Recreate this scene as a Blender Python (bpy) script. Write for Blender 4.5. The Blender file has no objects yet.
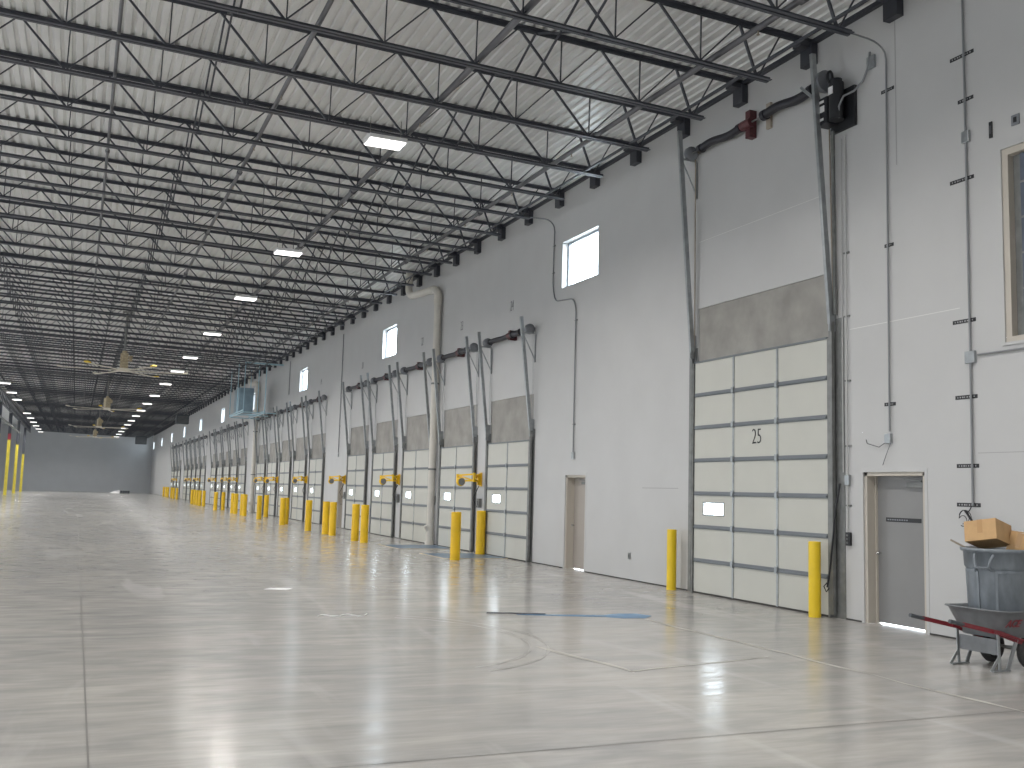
import bpy, math, random
from mathutils import Vector, Matrix
random.seed(7)
PI = math.pi
sc = bpy.context.scene
COL = sc.collection
WX = 10.75            # inner face of the dock wall
CAM_Z = 1.76
FAR_Y = 168.0         # far end wall
LEFT_X = -14.0

# ------------------------------------------------------------------ materials
def mat(name, color, rough=0.5, metal=0.0, noise=0.0, nscale=8.0, bump=0.0, bscale=60.0, spec=0.5, stretch=None):
    m = bpy.data.materials.new(name); m.use_nodes = True
    nt = m.node_tree; b = nt.nodes['Principled BSDF']
    b.inputs['Base Color'].default_value = (*color, 1)
    b.inputs['Roughness'].default_value = rough
    b.inputs['Metallic'].default_value = metal
    b.inputs['Specular IOR Level'].default_value = spec
    geo = None
    if noise or bump:
        geo = nt.nodes.new('ShaderNodeNewGeometry')
        mp = nt.nodes.new('ShaderNodeMapping')
        if stretch: mp.inputs['Scale'].default_value = stretch
        nt.links.new(geo.outputs['Position'], mp.inputs['Vector'])
    if noise:
        n = nt.nodes.new('ShaderNodeTexNoise'); n.inputs['Scale'].default_value = nscale
        n.inputs['Detail'].default_value = 5
        nt.links.new(mp.outputs['Vector'], n.inputs['Vector'])
        r = nt.nodes.new('ShaderNodeValToRGB')
        r.color_ramp.elements[0].position = 0.3; r.color_ramp.elements[1].position = 0.7
        r.color_ramp.elements[0].color = (*[max(0, c*(1-noise)) for c in color], 1)
        r.color_ramp.elements[1].color = (*[min(1, c*(1+noise)) for c in color], 1)
        nt.links.new(n.outputs['Fac'], r.inputs['Fac'])
        nt.links.new(r.outputs['Color'], b.inputs['Base Color'])
    if bump:
        n2 = nt.nodes.new('ShaderNodeTexNoise'); n2.inputs['Scale'].default_value = bscale
        n2.inputs['Detail'].default_value = 3
        nt.links.new(mp.outputs['Vector'], n2.inputs['Vector'])
        bp = nt.nodes.new('ShaderNodeBump'); bp.inputs['Strength'].default_value = bump
        bp.inputs['Distance'].default_value = 0.01
        nt.links.new(n2.outputs['Fac'], bp.inputs['Height'])
        nt.links.new(bp.outputs['Normal'], b.inputs['Normal'])
    return m

M = {}
M['wall'] = mat('wall_paint', (0.50, 0.50, 0.497), 0.42, noise=0.025, nscale=1.2, bump=0.15, bscale=6)
M['farwall'] = mat('far_wall_paint', (0.50, 0.52, 0.54), 0.6, noise=0.03, nscale=0.6)
M['bare'] = mat('bare_concrete', (0.30, 0.29, 0.27), 0.85, noise=0.16, nscale=2.2, bump=0.3, bscale=20)
M['steel'] = mat('joist_primer', (0.075, 0.08, 0.095), 0.45, 0.35, noise=0.1, nscale=3)
M['steel_rust'] = mat('joist_girder_primer', (0.055, 0.058, 0.07), 0.5, 0.3)
M['deck'] = mat('roof_deck_metal', (0.70, 0.70, 0.69), 0.34, 0.25, noise=0.07, nscale=2.5, stretch=(1, 0.35, 1))
M['galv'] = mat('galvanised_steel', (0.36, 0.38, 0.39), 0.38, 0.7, noise=0.12, nscale=9)
M['galv_dull'] = mat('dull_galvanised', (0.22, 0.225, 0.22), 0.5, 0.5, noise=0.15, nscale=8)
M['pipe'] = mat('sprinkler_pipe', (0.13, 0.13, 0.14), 0.4, 0.5, noise=0.15, nscale=3)
M['conduit'] = mat('grey_conduit', (0.25, 0.26, 0.27), 0.45, 0.2)
M['conduit_pale'] = mat('pale_conduit', (0.48, 0.48, 0.47), 0.5)
M['tape_ink'] = mat('label_ink', (0.33, 0.33, 0.33), 0.6)
M['panel'] = mat('door_panel', (0.52, 0.52, 0.475), 0.5, noise=0.02, nscale=2)
M['strut'] = mat('door_strut', (0.17, 0.185, 0.20), 0.45, 0.25)
M['black'] = mat('black_plastic', (0.018, 0.019, 0.022), 0.45)
M['spring'] = mat('black_spring_steel', (0.03, 0.03, 0.037), 0.45, 0.4, noise=0.2, nscale=40)
M['red'] = mat('red_oxide', (0.085, 0.022, 0.026), 0.5, noise=0.3, nscale=30)
M['tan'] = mat('tan_metal', (0.36, 0.31, 0.25), 0.5, noise=0.1, nscale=10)
M['drum'] = mat('grey_drum', (0.22, 0.23, 0.25), 0.45, 0.3)
M['white'] = mat('white_sticker', (0.75, 0.75, 0.75), 0.5)
M['yellow'] = mat('safety_yellow', (0.80, 0.56, 0.018), 0.38, noise=0.05, nscale=4)
M['yellow_dock'] = mat('dock_bollard_yellow', (0.80, 0.50, 0.010), 0.42, noise=0.08, nscale=3)
M['yellow_old'] = mat('column_yellow', (0.70, 0.58, 0.06), 0.5, noise=0.15, nscale=3)
M['pvc'] = mat('cream_pipe', (0.60, 0.575, 0.52), 0.45, noise=0.05, nscale=4)
M['frame_tan'] = mat('door_frame_tan', (0.50, 0.46, 0.40), 0.5)
M['door_grey'] = mat('grey_door_leaf', (0.235, 0.235, 0.235), 0.42, noise=0.04, nscale=2)
M['door_tan'] = mat('tan_door_leaf', (0.36, 0.325, 0.29), 0.45, noise=0.03, nscale=2)
M['chrome'] = mat('chrome', (0.75, 0.75, 0.75), 0.2, 1.0)
M['window_frame'] = mat('window_frame_grey', (0.30, 0.33, 0.37), 0.4, 0.3)
M['blue_panel'] = mat('blue_grey_panel', (0.10, 0.12, 0.16), 0.4, noise=0.2, nscale=3)
M['bar_tub'] = mat('grey_tub_plastic', (0.155, 0.165, 0.175), 0.45, noise=0.14, nscale=9)
M['can'] = mat('scuffed_grey_bin', (0.20, 0.225, 0.25), 0.5, noise=0.22, nscale=9, stretch=(1, 1, 0.5))
M['band'] = mat('red_band', (0.30, 0.03, 0.05), 0.5)
M['bar_red'] = mat('barrow_red', (0.22, 0.022, 0.032), 0.35, noise=0.1, nscale=20)
M['rubber'] = mat('tyre_rubber', (0.045, 0.045, 0.045), 0.75, noise=0.3, nscale=25)
M['card'] = mat('cardboard', (0.52, 0.33, 0.16), 0.75, noise=0.06, nscale=12)
M['tape'] = mat('packing_tape', (0.45, 0.27, 0.12), 0.35)
M['fan'] = mat('fan_blade', (0.74, 0.70, 0.60), 0.35, 0.3)
M['fan_box'] = mat('fan_motor_beige', (0.42, 0.35, 0.23), 0.5, noise=0.35, nscale=14)
M['blue_rack'] = mat('pale_blue_steel', (0.42, 0.60, 0.68), 0.35, 0.3)
M['blue_wrap'] = mat('blue_grey_wrap', (0.22, 0.31, 0.37), 0.3, noise=0.2, nscale=2)
M['blue_mark'] = mat('blue_floor_plate', (0.13, 0.20, 0.29), 0.35, 0.2, noise=0.2, nscale=4)
M['blue_tape'] = mat('blue_plastic_film', (0.10, 0.24, 0.42), 0.3, noise=0.3, nscale=9)
M['line'] = mat('cream_edge', (0.62, 0.52, 0.36), 0.6)
M['gap'] = mat('dark_joint', (0.05, 0.048, 0.045), 0.9)
M['outside'] = mat('outside_ground', (0.75, 0.75, 0.73), 0.9)
M['heater'] = mat('unit_heater', (0.07, 0.08, 0.09), 0.5, noise=0.1, nscale=4)

def emit(name, color, strength):
    m = bpy.data.materials.new(name); m.use_nodes = True
    nt = m.node_tree; nt.nodes.clear()
    o = nt.nodes.new('ShaderNodeOutputMaterial'); e = nt.nodes.new('ShaderNodeEmission')
    e.inputs['Color'].default_value = (*color, 1); e.inputs['Strength'].default_value = strength
    nt.links.new(e.outputs[0], o.inputs[0]); return m
M['lens'] = emit('led_lens', (1.0, 0.95, 0.93), 4.0)

def glass_mat():
    m = bpy.data.materials.new('window_glass'); m.use_nodes = True
    nt = m.node_tree; nt.nodes.clear()
    o = nt.nodes.new('ShaderNodeOutputMaterial'); mx = nt.nodes.new('ShaderNodeMixShader')
    t = nt.nodes.new('ShaderNodeBsdfTransparent'); g = nt.nodes.new('ShaderNodeBsdfGlossy')
    t.inputs[0].default_value = (0.93, 0.96, 0.97, 1); g.inputs['Roughness'].default_value = 0.03
    mx.inputs[0].default_value = 0.07
    nt.links.new(t.outputs[0], mx.inputs[1]); nt.links.new(g.outputs[0], mx.inputs[2])
    nt.links.new(mx.outputs[0], o.inputs[0]); return m
M['glass'] = glass_mat()

def floor_mat():
    m = bpy.data.materials.new('polished_concrete'); m.use_nodes = True
    nt = m.node_tree; b = nt.nodes['Principled BSDF']; L = nt.links.new
    geo = nt.nodes.new('ShaderNodeNewGeometry')
    def noise(scale, detail, stretch, rot=0.0, dist=0.0):
        mp = nt.nodes.new('ShaderNodeMapping'); mp.inputs['Scale'].default_value = stretch
        mp.inputs['Rotation'].default_value = (0, 0, rot)
        L(geo.outputs['Position'], mp.inputs['Vector'])
        n = nt.nodes.new('ShaderNodeTexNoise'); n.inputs['Scale'].default_value = scale
        n.inputs['Detail'].default_value = detail; n.inputs['Distortion'].default_value = dist
        L(mp.outputs['Vector'], n.inputs['Vector']); return n
    def ramp(src, p0, p1, c0, c1):
        r = nt.nodes.new('ShaderNodeValToRGB'); e = r.color_ramp.elements
        e[0].position = p0; e[1].position = p1; e[0].color = (*c0, 1); e[1].color = (*c1, 1)
        L(src, r.inputs['Fac']); return r
    def mix(kind, fac, a, bb):
        x = nt.nodes.new('ShaderNodeMix'); x.data_type = 'RGBA'; x.blend_type = kind
        if isinstance(fac, (int, float)): x.inputs[0].default_value = fac
        else: L(fac, x.inputs[0])
        L(a, x.inputs[6]); L(bb, x.inputs[7]); return x.outputs[2]
    n1 = noise(0.35, 6, (1, 0.6, 1), 0.2, 0.6)
    base = ramp(n1.outputs['Fac'], 0.3, 0.72, (0.375, 0.365, 0.35), (0.46, 0.445, 0.415))
    n2 = noise(1.1, 8, (0.6, 2.4, 1), 0.35, 1.2)           # trowel sweeps
    sw = ramp(n2.outputs['Fac'], 0.35, 0.7, (0.82, 0.83, 0.845), (1.09, 1.08, 1.06))
    c = mix('MULTIPLY', 1.0, base.outputs['Color'], sw.outputs['Color'])
    n3 = noise(5.0, 6, (0.5, 3.0, 1), 0.1, 0.4)
    sw3 = ramp(n3.outputs['Fac'], 0.3, 0.7, (0.93, 0.93, 0.93), (1.05, 1.05, 1.05))
    c = mix('MULTIPLY', 1.0, c, sw3.outputs['Color'])
    # dusty wheel tracks sweeping down the hall
    n4 = noise(0.22, 5, (2.6, 0.35, 1), -0.12, 2.2)
    tr = ramp(n4.outputs['Fac'], 0.56, 0.66, (0, 0, 0), (1, 1, 1))
    dust = nt.nodes.new('ShaderNodeRGB'); dust.outputs[0].default_value = (0.52, 0.51, 0.49, 1)
    ml = nt.nodes.new('ShaderNodeMath'); ml.operation = 'MULTIPLY'; ml.inputs[1].default_value = 0.6
    L(tr.outputs['Color'], ml.inputs[0])
    c = mix('MIX', ml.outputs[0], c, dust.outputs[0])
    # one curved pair of tyre marks (rings round a turning point)
    L(c, b.inputs['Base Color'])
    nr = noise(2.2, 5, (1, 2.2, 1), 0.3, 0.5)
    rr = nt.nodes.new('ShaderNodeMapRange'); rr.inputs[1].default_value = 0.3; rr.inputs[2].default_value = 0.7
    rr.inputs[3].default_value = 0.14; rr.inputs[4].default_value = 0.25
    L(nr.outputs['Fac'], rr.inputs[0]); L(rr.outputs[0], b.inputs['Roughness'])
    b.inputs['Specular IOR Level'].default_value = 0.5
    nb = noise(9, 3, (0.7, 3, 1), 0.1)
    bp = nt.nodes.new('ShaderNodeBump'); bp.inputs['Strength'].default_value = 0.05; bp.inputs['Distance'].default_value = 0.01
    L(nb.outputs['Fac'], bp.inputs['Height']); L(bp.outputs['Normal'], b.inputs['Normal'])
    return m
M['floor'] = floor_mat()

# ------------------------------------------------------------------ mesh builder
class MB:
    def __init__(s): s.v = []; s.f = []; s.sm = []; s.mi = []; s.cur = 0
    def add(s, vs, fs, smooth=False):
        b = len(s.v); s.v += [tuple(p) for p in vs]
        for f in fs: s.f.append(tuple(b+i for i in f)); s.sm.append(smooth); s.mi.append(s.cur)
        return s
    def box(s, x0, x1, y0, y1, z0, z1):
        x0, x1 = sorted((x0, x1)); y0, y1 = sorted((y0, y1)); z0, z1 = sorted((z0, z1))
        vs = [(x, y, z) for x in (x0, x1) for y in (y0, y1) for z in (z0, z1)]
        return s.add(vs, [(0,1,3,2),(4,6,7,5),(0,4,5,1),(2,3,7,6),(0,2,6,4),(1,5,7,3)])
    def bar(s, a, b, w, h, up=(0,0,1)):
        a = Vector(a); b = Vector(b); d = (b-a).normalized(); u = Vector(up)
        if abs(d.dot(u)) > 0.98: u = Vector((1,0,0))
        r = d.cross(u).normalized(); u = r.cross(d).normalized()
        vs = [p + r*i*w/2 + u*j*h/2 for p in (a, b) for i, j in ((-1,-1),(1,-1),(1,1),(-1,1))]
        return s.add(vs, [(0,1,2,3),(7,6,5,4),(0,4,5,1),(1,5,6,2),(2,6,7,3),(3,7,4,0)])
    def prism(s, prof, a, b, up=(0,0,1), caps=True, smooth=False):
        """profile [(right, up)...] swept straight from a to b"""
        a = Vector(a); b = Vector(b); d = (b-a).normalized(); u = Vector(up)
        r = d.cross(u).normalized(); u = r.cross(d).normalized(); n = len(prof)
        vs = [p + r*x + u*y for p in (a, b) for x, y in prof]
        fs = [(i, (i+1) % n, n+(i+1) % n, n+i) for i in range(n)]
        s.add(vs, fs, smooth)
        if caps: s.add(vs, [tuple(range(n-1, -1, -1)), tuple(range(n, 2*n))])
        return s
    def tube(s, pts, r, n=10, caps=True, closed=False):
        pts = [Vector(p) for p in pts]; rs = r if isinstance(r, (list, tuple)) else [r]*len(pts)
        rings = []; prev = None
        for i, p in enumerate(pts):
            if closed: t = (pts[(i+1) % len(pts)] - pts[i-1]).normalized()
            elif i == 0: t = (pts[1]-pts[0]).normalized()
            elif i == len(pts)-1: t = (pts[-1]-pts[-2]).normalized()
            else: t = ((pts[i+1]-p).normalized() + (p-pts[i-1]).normalized()).normalized()
            if prev is None:
                ref = Vector((0,0,1)) if abs(t.z) < 0.9 else Vector((1,0,0))
                u = t.cross(ref).normalized()
            else:
                u = (prev - t*prev.dot(t)).normalized()
            prev = u; w = t.cross(u)
            rings.append([p + (u*math.cos(2*PI*k/n) + w*math.sin(2*PI*k/n))*rs[i] for k in range(n)])
        vs = [q for ring in rings for q in ring]; fs = []
        m = len(rings)
        for i in range(m if closed else m-1):
            j = (i+1) % m
            for k in range(n): fs.append((i*n+k, i*n+(k+1) % n, j*n+(k+1) % n, j*n+k))
        s.add(vs, fs, True)
        if caps and not closed: s.add(vs[:n], [tuple(range(n-1, -1, -1))]); s.add(vs[-n:], [tuple(range(n))])
        return s
    def cyl(s, a, b, r, n=16, r2=None): return s.tube([a, b], [r, r if r2 is None else r2], n)
    def lathe(s, prof, c=(0,0,0), n=24, axis='z'):
        vs = []; fs = []
        for r, z in prof:
            for k in range(n):
                a = 2*PI*k/n; x, y = r*math.cos(a), r*math.sin(a)
                p = (x, y, z) if axis == 'z' else ((z, x, y) if axis == 'x' else (x, z, y))
                vs.append((c[0]+p[0], c[1]+p[1], c[2]+p[2]))
        for i in range(len(prof)-1):
            for k in range(n): fs.append((i*n+k, i*n+(k+1) % n, (i+1)*n+(k+1) % n, (i+1)*n+k))
        return s.add(vs, fs, True)
    def build(s, name, m, parent=None, loc=None, bevel=0):
        me = bpy.data.meshes.new(name); me.from_pydata(s.v, [], s.f)
        ms = m if isinstance(m, (list, tuple)) else [m]
        for x in ms: me.materials.append(x)
        me.polygons.foreach_set('use_smooth', s.sm); me.polygons.foreach_set('material_index', s.mi)
        me.update(); o = bpy.data.objects.new(name, me); COL.objects.link(o)
        if parent: o.parent = parent
        if loc: o.location = loc
        if bevel:
            bv = o.modifiers.new('b', 'BEVEL'); bv.width = bevel; bv.segments = 2; bv.limit_method = 'ANGLE'
        return o

def fix_normals(o):
    import bmesh
    bm = bmesh.new(); bm.from_mesh(o.data); bmesh.ops.recalc_face_normals(bm, faces=bm.faces); bm.to_mesh(o.data); bm.free()

def tag(o, label=None, cat=None, group=None, kind=None):
    if label: o['label'] = label
    if cat: o['category'] = cat
    if group: o['group'] = group
    if kind: o['kind'] = kind
    return o
def thing(name, label, cat, loc=(0,0,0), group=None, rot=None, kind=None):
    o = bpy.data.objects.new(name, None); COL.objects.link(o); o.location = loc; o.empty_display_size = 0.1
    if rot: o.rotation_euler = rot
    return tag(o, label, cat, group, kind)
def kids(o): return [c for c in bpy.data.objects if c.parent is o]
TREE = {}
def copy_tree(src, loc, label=None, rot=None, group=None):
    if src.name not in TREE:
        TREE[src.name] = [(c, kids(c)) for c in kids(src)]
    r = src.copy(); COL.objects.link(r); r.location = loc
    if rot: r.rotation_euler = rot
    if label: r['label'] = label
    if group: r['group'] = group
    for c, gs in TREE[src.name]:
        cc = c.copy(); COL.objects.link(cc); cc.parent = r
        for g in gs:
            gg = g.copy(); COL.objects.link(gg); gg.parent = cc
    return r
ORD = ['first','second','third','fourth','fifth','sixth','seventh','eighth','ninth','tenth','eleventh','twelfth',
       'thirteenth','fourteenth','fifteenth','sixteenth','seventeenth','eighteenth','nineteenth','twentieth',
       'twenty-first','twenty-second','twenty-third','twenty-fourth','twenty-fifth']

def text_mesh(body, size, xs=1.0, extr=0.002, offset=0.0):
    """letters as mesh data in the XY plane, centred"""
    cu = bpy.data.curves.new('t', 'FONT'); cu.body = body; cu.size = size; cu.extrude = extr; cu.offset = offset
    cu.align_x = 'CENTER'; cu.align_y = 'CENTER'; cu.resolution_u = 3
    o = bpy.data.objects.new('t', cu); COL.objects.link(o)
    bpy.context.view_layer.update()
    me = bpy.data.meshes.new_from_object(o.evaluated_get(bpy.context.evaluated_depsgraph_get()))
    bpy.data.objects.remove(o); bpy.data.curves.remove(cu)
    for v in me.vertices: v.co.x *= xs
    return me
WALL_ROT = Matrix(((0,0,-1),(-1,0,0),(0,1,0))).to_euler()    # text x -> -Y, y -> Z, normal -> -X
def wall_text(name, body, size, y, z, m, parent=None, x=WX-0.004, xs=0.8, offset=0.0, base=(0,0,0), shear=0):
    me = text_mesh(body, size, xs, 0.002, offset); me.materials.clear(); me.materials.append(m)
    o = bpy.data.objects.new(name, me); COL.objects.link(o)
    o.rotation_euler = WALL_ROT; o.location = (x-base[0], y-base[1], z-base[2])
    if parent: o.parent = parent
    return o

# ------------------------------------------------------------------ layout data
ROOF_SLOPE = 0.0235
def zb(x): return 8.48 + ROOF_SLOPE*(WX-x)      # underside of joist bottom chord
def zt(x): return 9.28 + ROOF_SLOPE*(WX-x)      # underside of joist top chord
TOPH = 0.075
DOCKS = []                                       # (y0, y1) dock doors
for g0, n in ((23.5, 5), (47.2, 5), (71.0, 5), (94.7, 5), (118.3, 3)):
    for k in range(n): DOCKS.append((g0 + 4.0*k, g0 + 4.0*k + 2.92))
DRIVE = (12.32, 15.98)
WINDOWS = [(20.13 + 16.0*k, 22.0 + 16.0*k) for k in range(10)]
WIN_Z = (6.83, 7.99)
PDOORS = [(10.46, 11.64, 2.20), (20.53, 21.56, 2.20), (43.3, 44.3, 2.2)]
BIGWIN = (6.9, 9.08, 3.83, 6.36)

# ------------------------------------------------------------------ setting
f = MB(); f.add([(LEFT_X, -14, 0), (WX+0.30, -14, 0), (WX+0.30, FAR_Y, 0), (LEFT_X, FAR_Y, 0)], [(0,1,2,3)])
tag(f.build('floor', M['floor']), 'polished grey concrete slab running the length of the hall', 'floor', kind='structure')

# saw-cut joints in the slab
def strip(name, pts, w, m, label, z=0.003, cat='floor joint'):
    b = MB(); vs = []
    for i, p in enumerate(pts):
        p = Vector((p[0], p[1], z)); q = Vector((*pts[min(i+1, len(pts)-1)], z)); o = Vector((*pts[max(i-1, 0)], z))
        t = (q-o).normalized(); nrm = Vector((-t.y, t.x, 0))
        ww = w[i] if isinstance(w, list) else w
        vs += [p+nrm*ww/2, p-nrm*ww/2]
    b.add(vs, [(2*i, 2*i+1, 2*i+3, 2*i+2) for i in range(len(pts)-1)])
    o = b.build(name, m); tag(o, label, cat, kind='structure'); return o
M['joint'] = mat('sawcut_joint', (0.17, 0.165, 0.155), 0.9)
M['joint_dust'] = mat('dusty_joint', (0.43, 0.42, 0.385), 0.9, noise=0.25, nscale=1.5)
strip('trim_1', [(0.19, -14), (0.19, FAR_Y)], 0.012, M['joint'], 'thin dark saw-cut joint running straight down the floor from the lower left corner')
strip('trim_2', [(LEFT_X, 6.45), (WX, 6.40)], 0.010, M['joint'], 'thin dark saw-cut joint crossing the floor near the bottom edge')
random.seed(3)
pts = [(7.62 + random.uniform(-.03, .03), y) for y in [5 + 0.45*k for k in range(18)]]
strip('trim_3', pts, [random.uniform(0.015, 0.075) for _ in pts], M['joint_dust'], 'pale dusty joint line parallel to the wall in front of the numbered door')
pts = [(4.99, 10.70), (5.06, 10.2), (5.13, 9.8), (5.23, 9.42), (5.26, 9.15), (5.25, 8.9)]
strip('trim_4', pts, [0.03, .09, .07, .08, .05, .02], M['joint_dust'], 'pale scuffed filler streak in the middle of the floor left of the bright reflection')
pts = [(5.24, 8.95), (5.54, 9.04), (6.0, 9.12), (6.6, 9.22), (7.26, 9.38)]
strip('trim_5', pts, [.04, .05, .02, .03, .02], M['joint_dust'], 'faint pale scuff line running right across the bright reflection')

M['tyre_mark'] = mat('faint_tyre_mark', (0.33, 0.325, 0.31), 0.6, noise=0.25, nscale=6)
for q, (rr_, lab) in enumerate(((1.75, 'inner'), (1.95, 'outer'))):
    pts = [(3.35+rr_*math.cos(a), 11.6+rr_*1.2*math.sin(a)) for a in [math.radians(-75+6*k) for k in range(24)]]
    strip('trim_%d' % (20+q), pts, [.012+.012*((k*5)%3) for k in range(24)], M['tyre_mark'], 'faint curved tyre mark on the open floor, %s of the pair' % lab, .002)

# dock wall with its openings
HOLES = []      # y0,y1,z0,z1
for y0, y1 in DOCKS: HOLES.append((y0+0.22, y1-0.22, 0, 2.95))
HOLES.append((DRIVE[0]+0.15, DRIVE[1]-0.15, 0, 4.15))
for y0, y1 in WINDOWS: HOLES.append((y0, y1, *WIN_Z))
for y0, y1, h in PDOORS: HOLES.append((y0, y1, 0, h))
HOLES.append(BIGWIN)
HEADS = [(y0, y1, 2.95, 4.32) for y0, y1 in DOCKS] + [(DRIVE[0]-0.02, DRIVE[1]+0.02, 4.15, 5.36)]
def wall_right():
    b = MB()
    rects = HOLES + HEADS
    ys = sorted({-14.0, FAR_Y, *[r[0] for r in rects], *[r[1] for r in rects]})
    ztop = 9.36
    for i in range(len(ys)-1):
        ya, yb = ys[i], ys[i+1]; ym = (ya+yb)/2
        cov = [r for r in HOLES if r[0] < ym < r[1]]; hd = [r for r in HEADS if r[0] < ym < r[1]]
        zs = sorted({0.0, ztop, *[z for r in cov+hd for z in r[2:]]})
        for j in range(len(zs)-1):
            za, zc = zs[j], zs[j+1]; zm = (za+zc)/2
            if any(r[2] < zm < r[3] for r in cov): continue
            b.cur = 1 if any(r[2] < zm < r[3] for r in hd) else 0
            x = WX+0.025 if b.cur else WX
            b.add([(x, ya, za), (x, yb, za), (x, yb, zc), (x, ya, zc)], [(0,3,2,1)])
    b.cur = 0
    for y0, y1, z0, z1 in HOLES:         # reveals through the wall thickness
        X0, X1 = WX, WX+(0.06 if (y1-y0 > 2.3 and z0 == 0) else 0.26)
        b.add([(X0,y0,z0),(X1,y0,z0),(X1,y0,z1),(X0,y0,z1)], [(0,1,2,3)])
        b.add([(X0,y1,z0),(X1,y1,z0),(X1,y1,z1),(X0,y1,z1)], [(3,2,1,0)])
        b.add([(X0,y0,z1),(X1,y0,z1),(X1,y1,z1),(X0,y1,z1)], [(0,1,2,3)])
        if z0 > 0: b.add([(X0,y0,z0),(X1,y0,z0),(X1,y1,z0),(X0,y1,z0)], [(3,2,1,0)])
    for y0, y1, z0, z1 in HEADS:         # small step round the bare concrete
        b.add([(WX,y0,z0),(WX+.025,y0,z0),(WX+.025,y0,z1),(WX,y0,z1)], [(0,1,2,3)])
        b.add([(WX,y1,z0),(WX+.025,y1,z0),(WX+.025,y1,z1),(WX,y1,z1)], [(3,2,1,0)])
        b.add([(WX,y0,z1),(WX+.025,y0,z1),(WX+.025,y1,z1),(WX,y1,z1)], [(0,1,2,3)])
    return b.build('wall_right', [M['wall'], M['bare']])
tag(wall_right(), 'long pale painted precast wall with dock doors and bare concrete headers', 'wall', kind='structure')

def quad(name, vs, m, label, cat):
    b = MB(); b.add(vs, [(0,1,2,3)]); return tag(b.build(name, m), label, cat, kind='structure')
quad('wall_back', [(LEFT_X, FAR_Y, 0), (WX, FAR_Y, 0), (WX, FAR_Y, 10), (LEFT_X, FAR_Y, 10)], M['farwall'], 'plain grey end wall at the far end of the hall', 'wall')
# unseen left wall, tall openings added to let daylight in along the hall
OPENS = [(-9 + 16.0*k, -9 + 16.0*k + 2.1) for k in range(11)]; OPEN_H = 5.5
b = MB(); ys = [-14.0] + [v for o_ in OPENS for v in o_] + [FAR_Y]
for k in range(0, len(ys), 2): b.add([(LEFT_X, ys[k], 0), (LEFT_X, ys[k+1], 0), (LEFT_X, ys[k+1], OPEN_H), (LEFT_X, ys[k], OPEN_H)], [(0,1,2,3)])
b.add([(LEFT_X, -14, OPEN_H), (LEFT_X, FAR_Y, OPEN_H), (LEFT_X, FAR_Y, 10), (LEFT_X, -14, 10)], [(0,1,2,3)])
tag(b.build('wall_left', M['wall']), 'pale unseen wall with added daylight openings beyond the yellow columns', 'wall', kind='structure')
quad('wall_near', [(LEFT_X, -14, 0), (WX, -14, 0), (WX, -14, 10), (LEFT_X, -14, 10)], M['wall'], 'pale end wall behind the viewpoint', 'wall')
quad('ground_outside', [(WX+0.30, -40, -0.03), (WX+40, -40, -0.03), (WX+40, 220, -0.03), (WX+0.30, 220, -0.03)], M['outside'], 'bright paving outside seen as slivers under the personnel doors', 'ground')

# corrugated roof deck, ribs along Y
def deck():
    prof = []; p = 0.19; x = LEFT_X - 0.2; z = lambda x: zt(x)+TOPH
    while x < WX:
        for dx, dz in ((0, 0), (0.095, 0), (0.115, 0.04), (0.17, 0.04)):
            prof.append((x+dx, z(x+dx)+dz))
        x += p
    n = len(prof); vs = [(x, -14, z) for x, z in prof] + [(x, FAR_Y, z) for x, z in prof]
    b = MB(); b.add(vs, [(i, n+i, n+i+1, i+1) for i in range(n-1)])
    return b.build('ceiling', M['deck'])
tag(deck(), 'pale corrugated metal roof deck above the joists', 'ceiling', kind='structure')

# dark gap along the foot of the wall, panel joints
b = MB(); segs = []; y = -14.0
for y0, y1 in sorted([(r[0]-0.05, r[1]+0.05) for r in PDOORS] + [(DRIVE[0]-0.15, DRIVE[1]+0.15)] + [(a-.1, c+.1) for a, c in DOCKS]):
    segs.append((y, y0)); y = y1
segs.append((y, FAR_Y))
for a, c in segs: b.box(WX-0.006, WX+0.001, a, c, 0, 0.022)
tag(b.build('baseboard_right', M['gap']), 'dark caulk gap along the foot of the dock wall', 'baseboard', kind='structure')
M['panel_joint'] = mat('panel_joint_grey', (0.36, 0.36, 0.36), 0.7)
M['panel_joint_l'] = mat('panel_joint_pale', (0.68, 0.68, 0.66), 0.6)
def joint(n, y0, y1, z0, z1, m, label):
    b = MB(); b.box(WX-0.003, WX+0.001, y0, y1, z0, z1); tag(b.build('trim_%d' % n, m), label, 'wall joint', kind='structure')
joint(6, 10.885, 10.90, 6.7, 9.0, M['panel_joint'], 'dark vertical joint in the wall above the grey door')
joint(7, 16.65, 18.0, 1.915, 1.93, M['panel_joint'], 'short dark horizontal joint between tan door and numbered door')
joint(8, 9.8, 11.9, 4.385, 4.395, M['panel_joint_l'], 'faint pale horizontal joint crossing the right conduits')
joint(9, 6.0, 9.55, 2.43, 2.44, M['panel_joint'], 'faint horizontal joint behind the bin at the right edge')
joint(10, 12.4, 16.0, 6.66, 6.668, M['panel_joint_l'], 'faint pale horizontal joint high above the numbered door')

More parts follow.
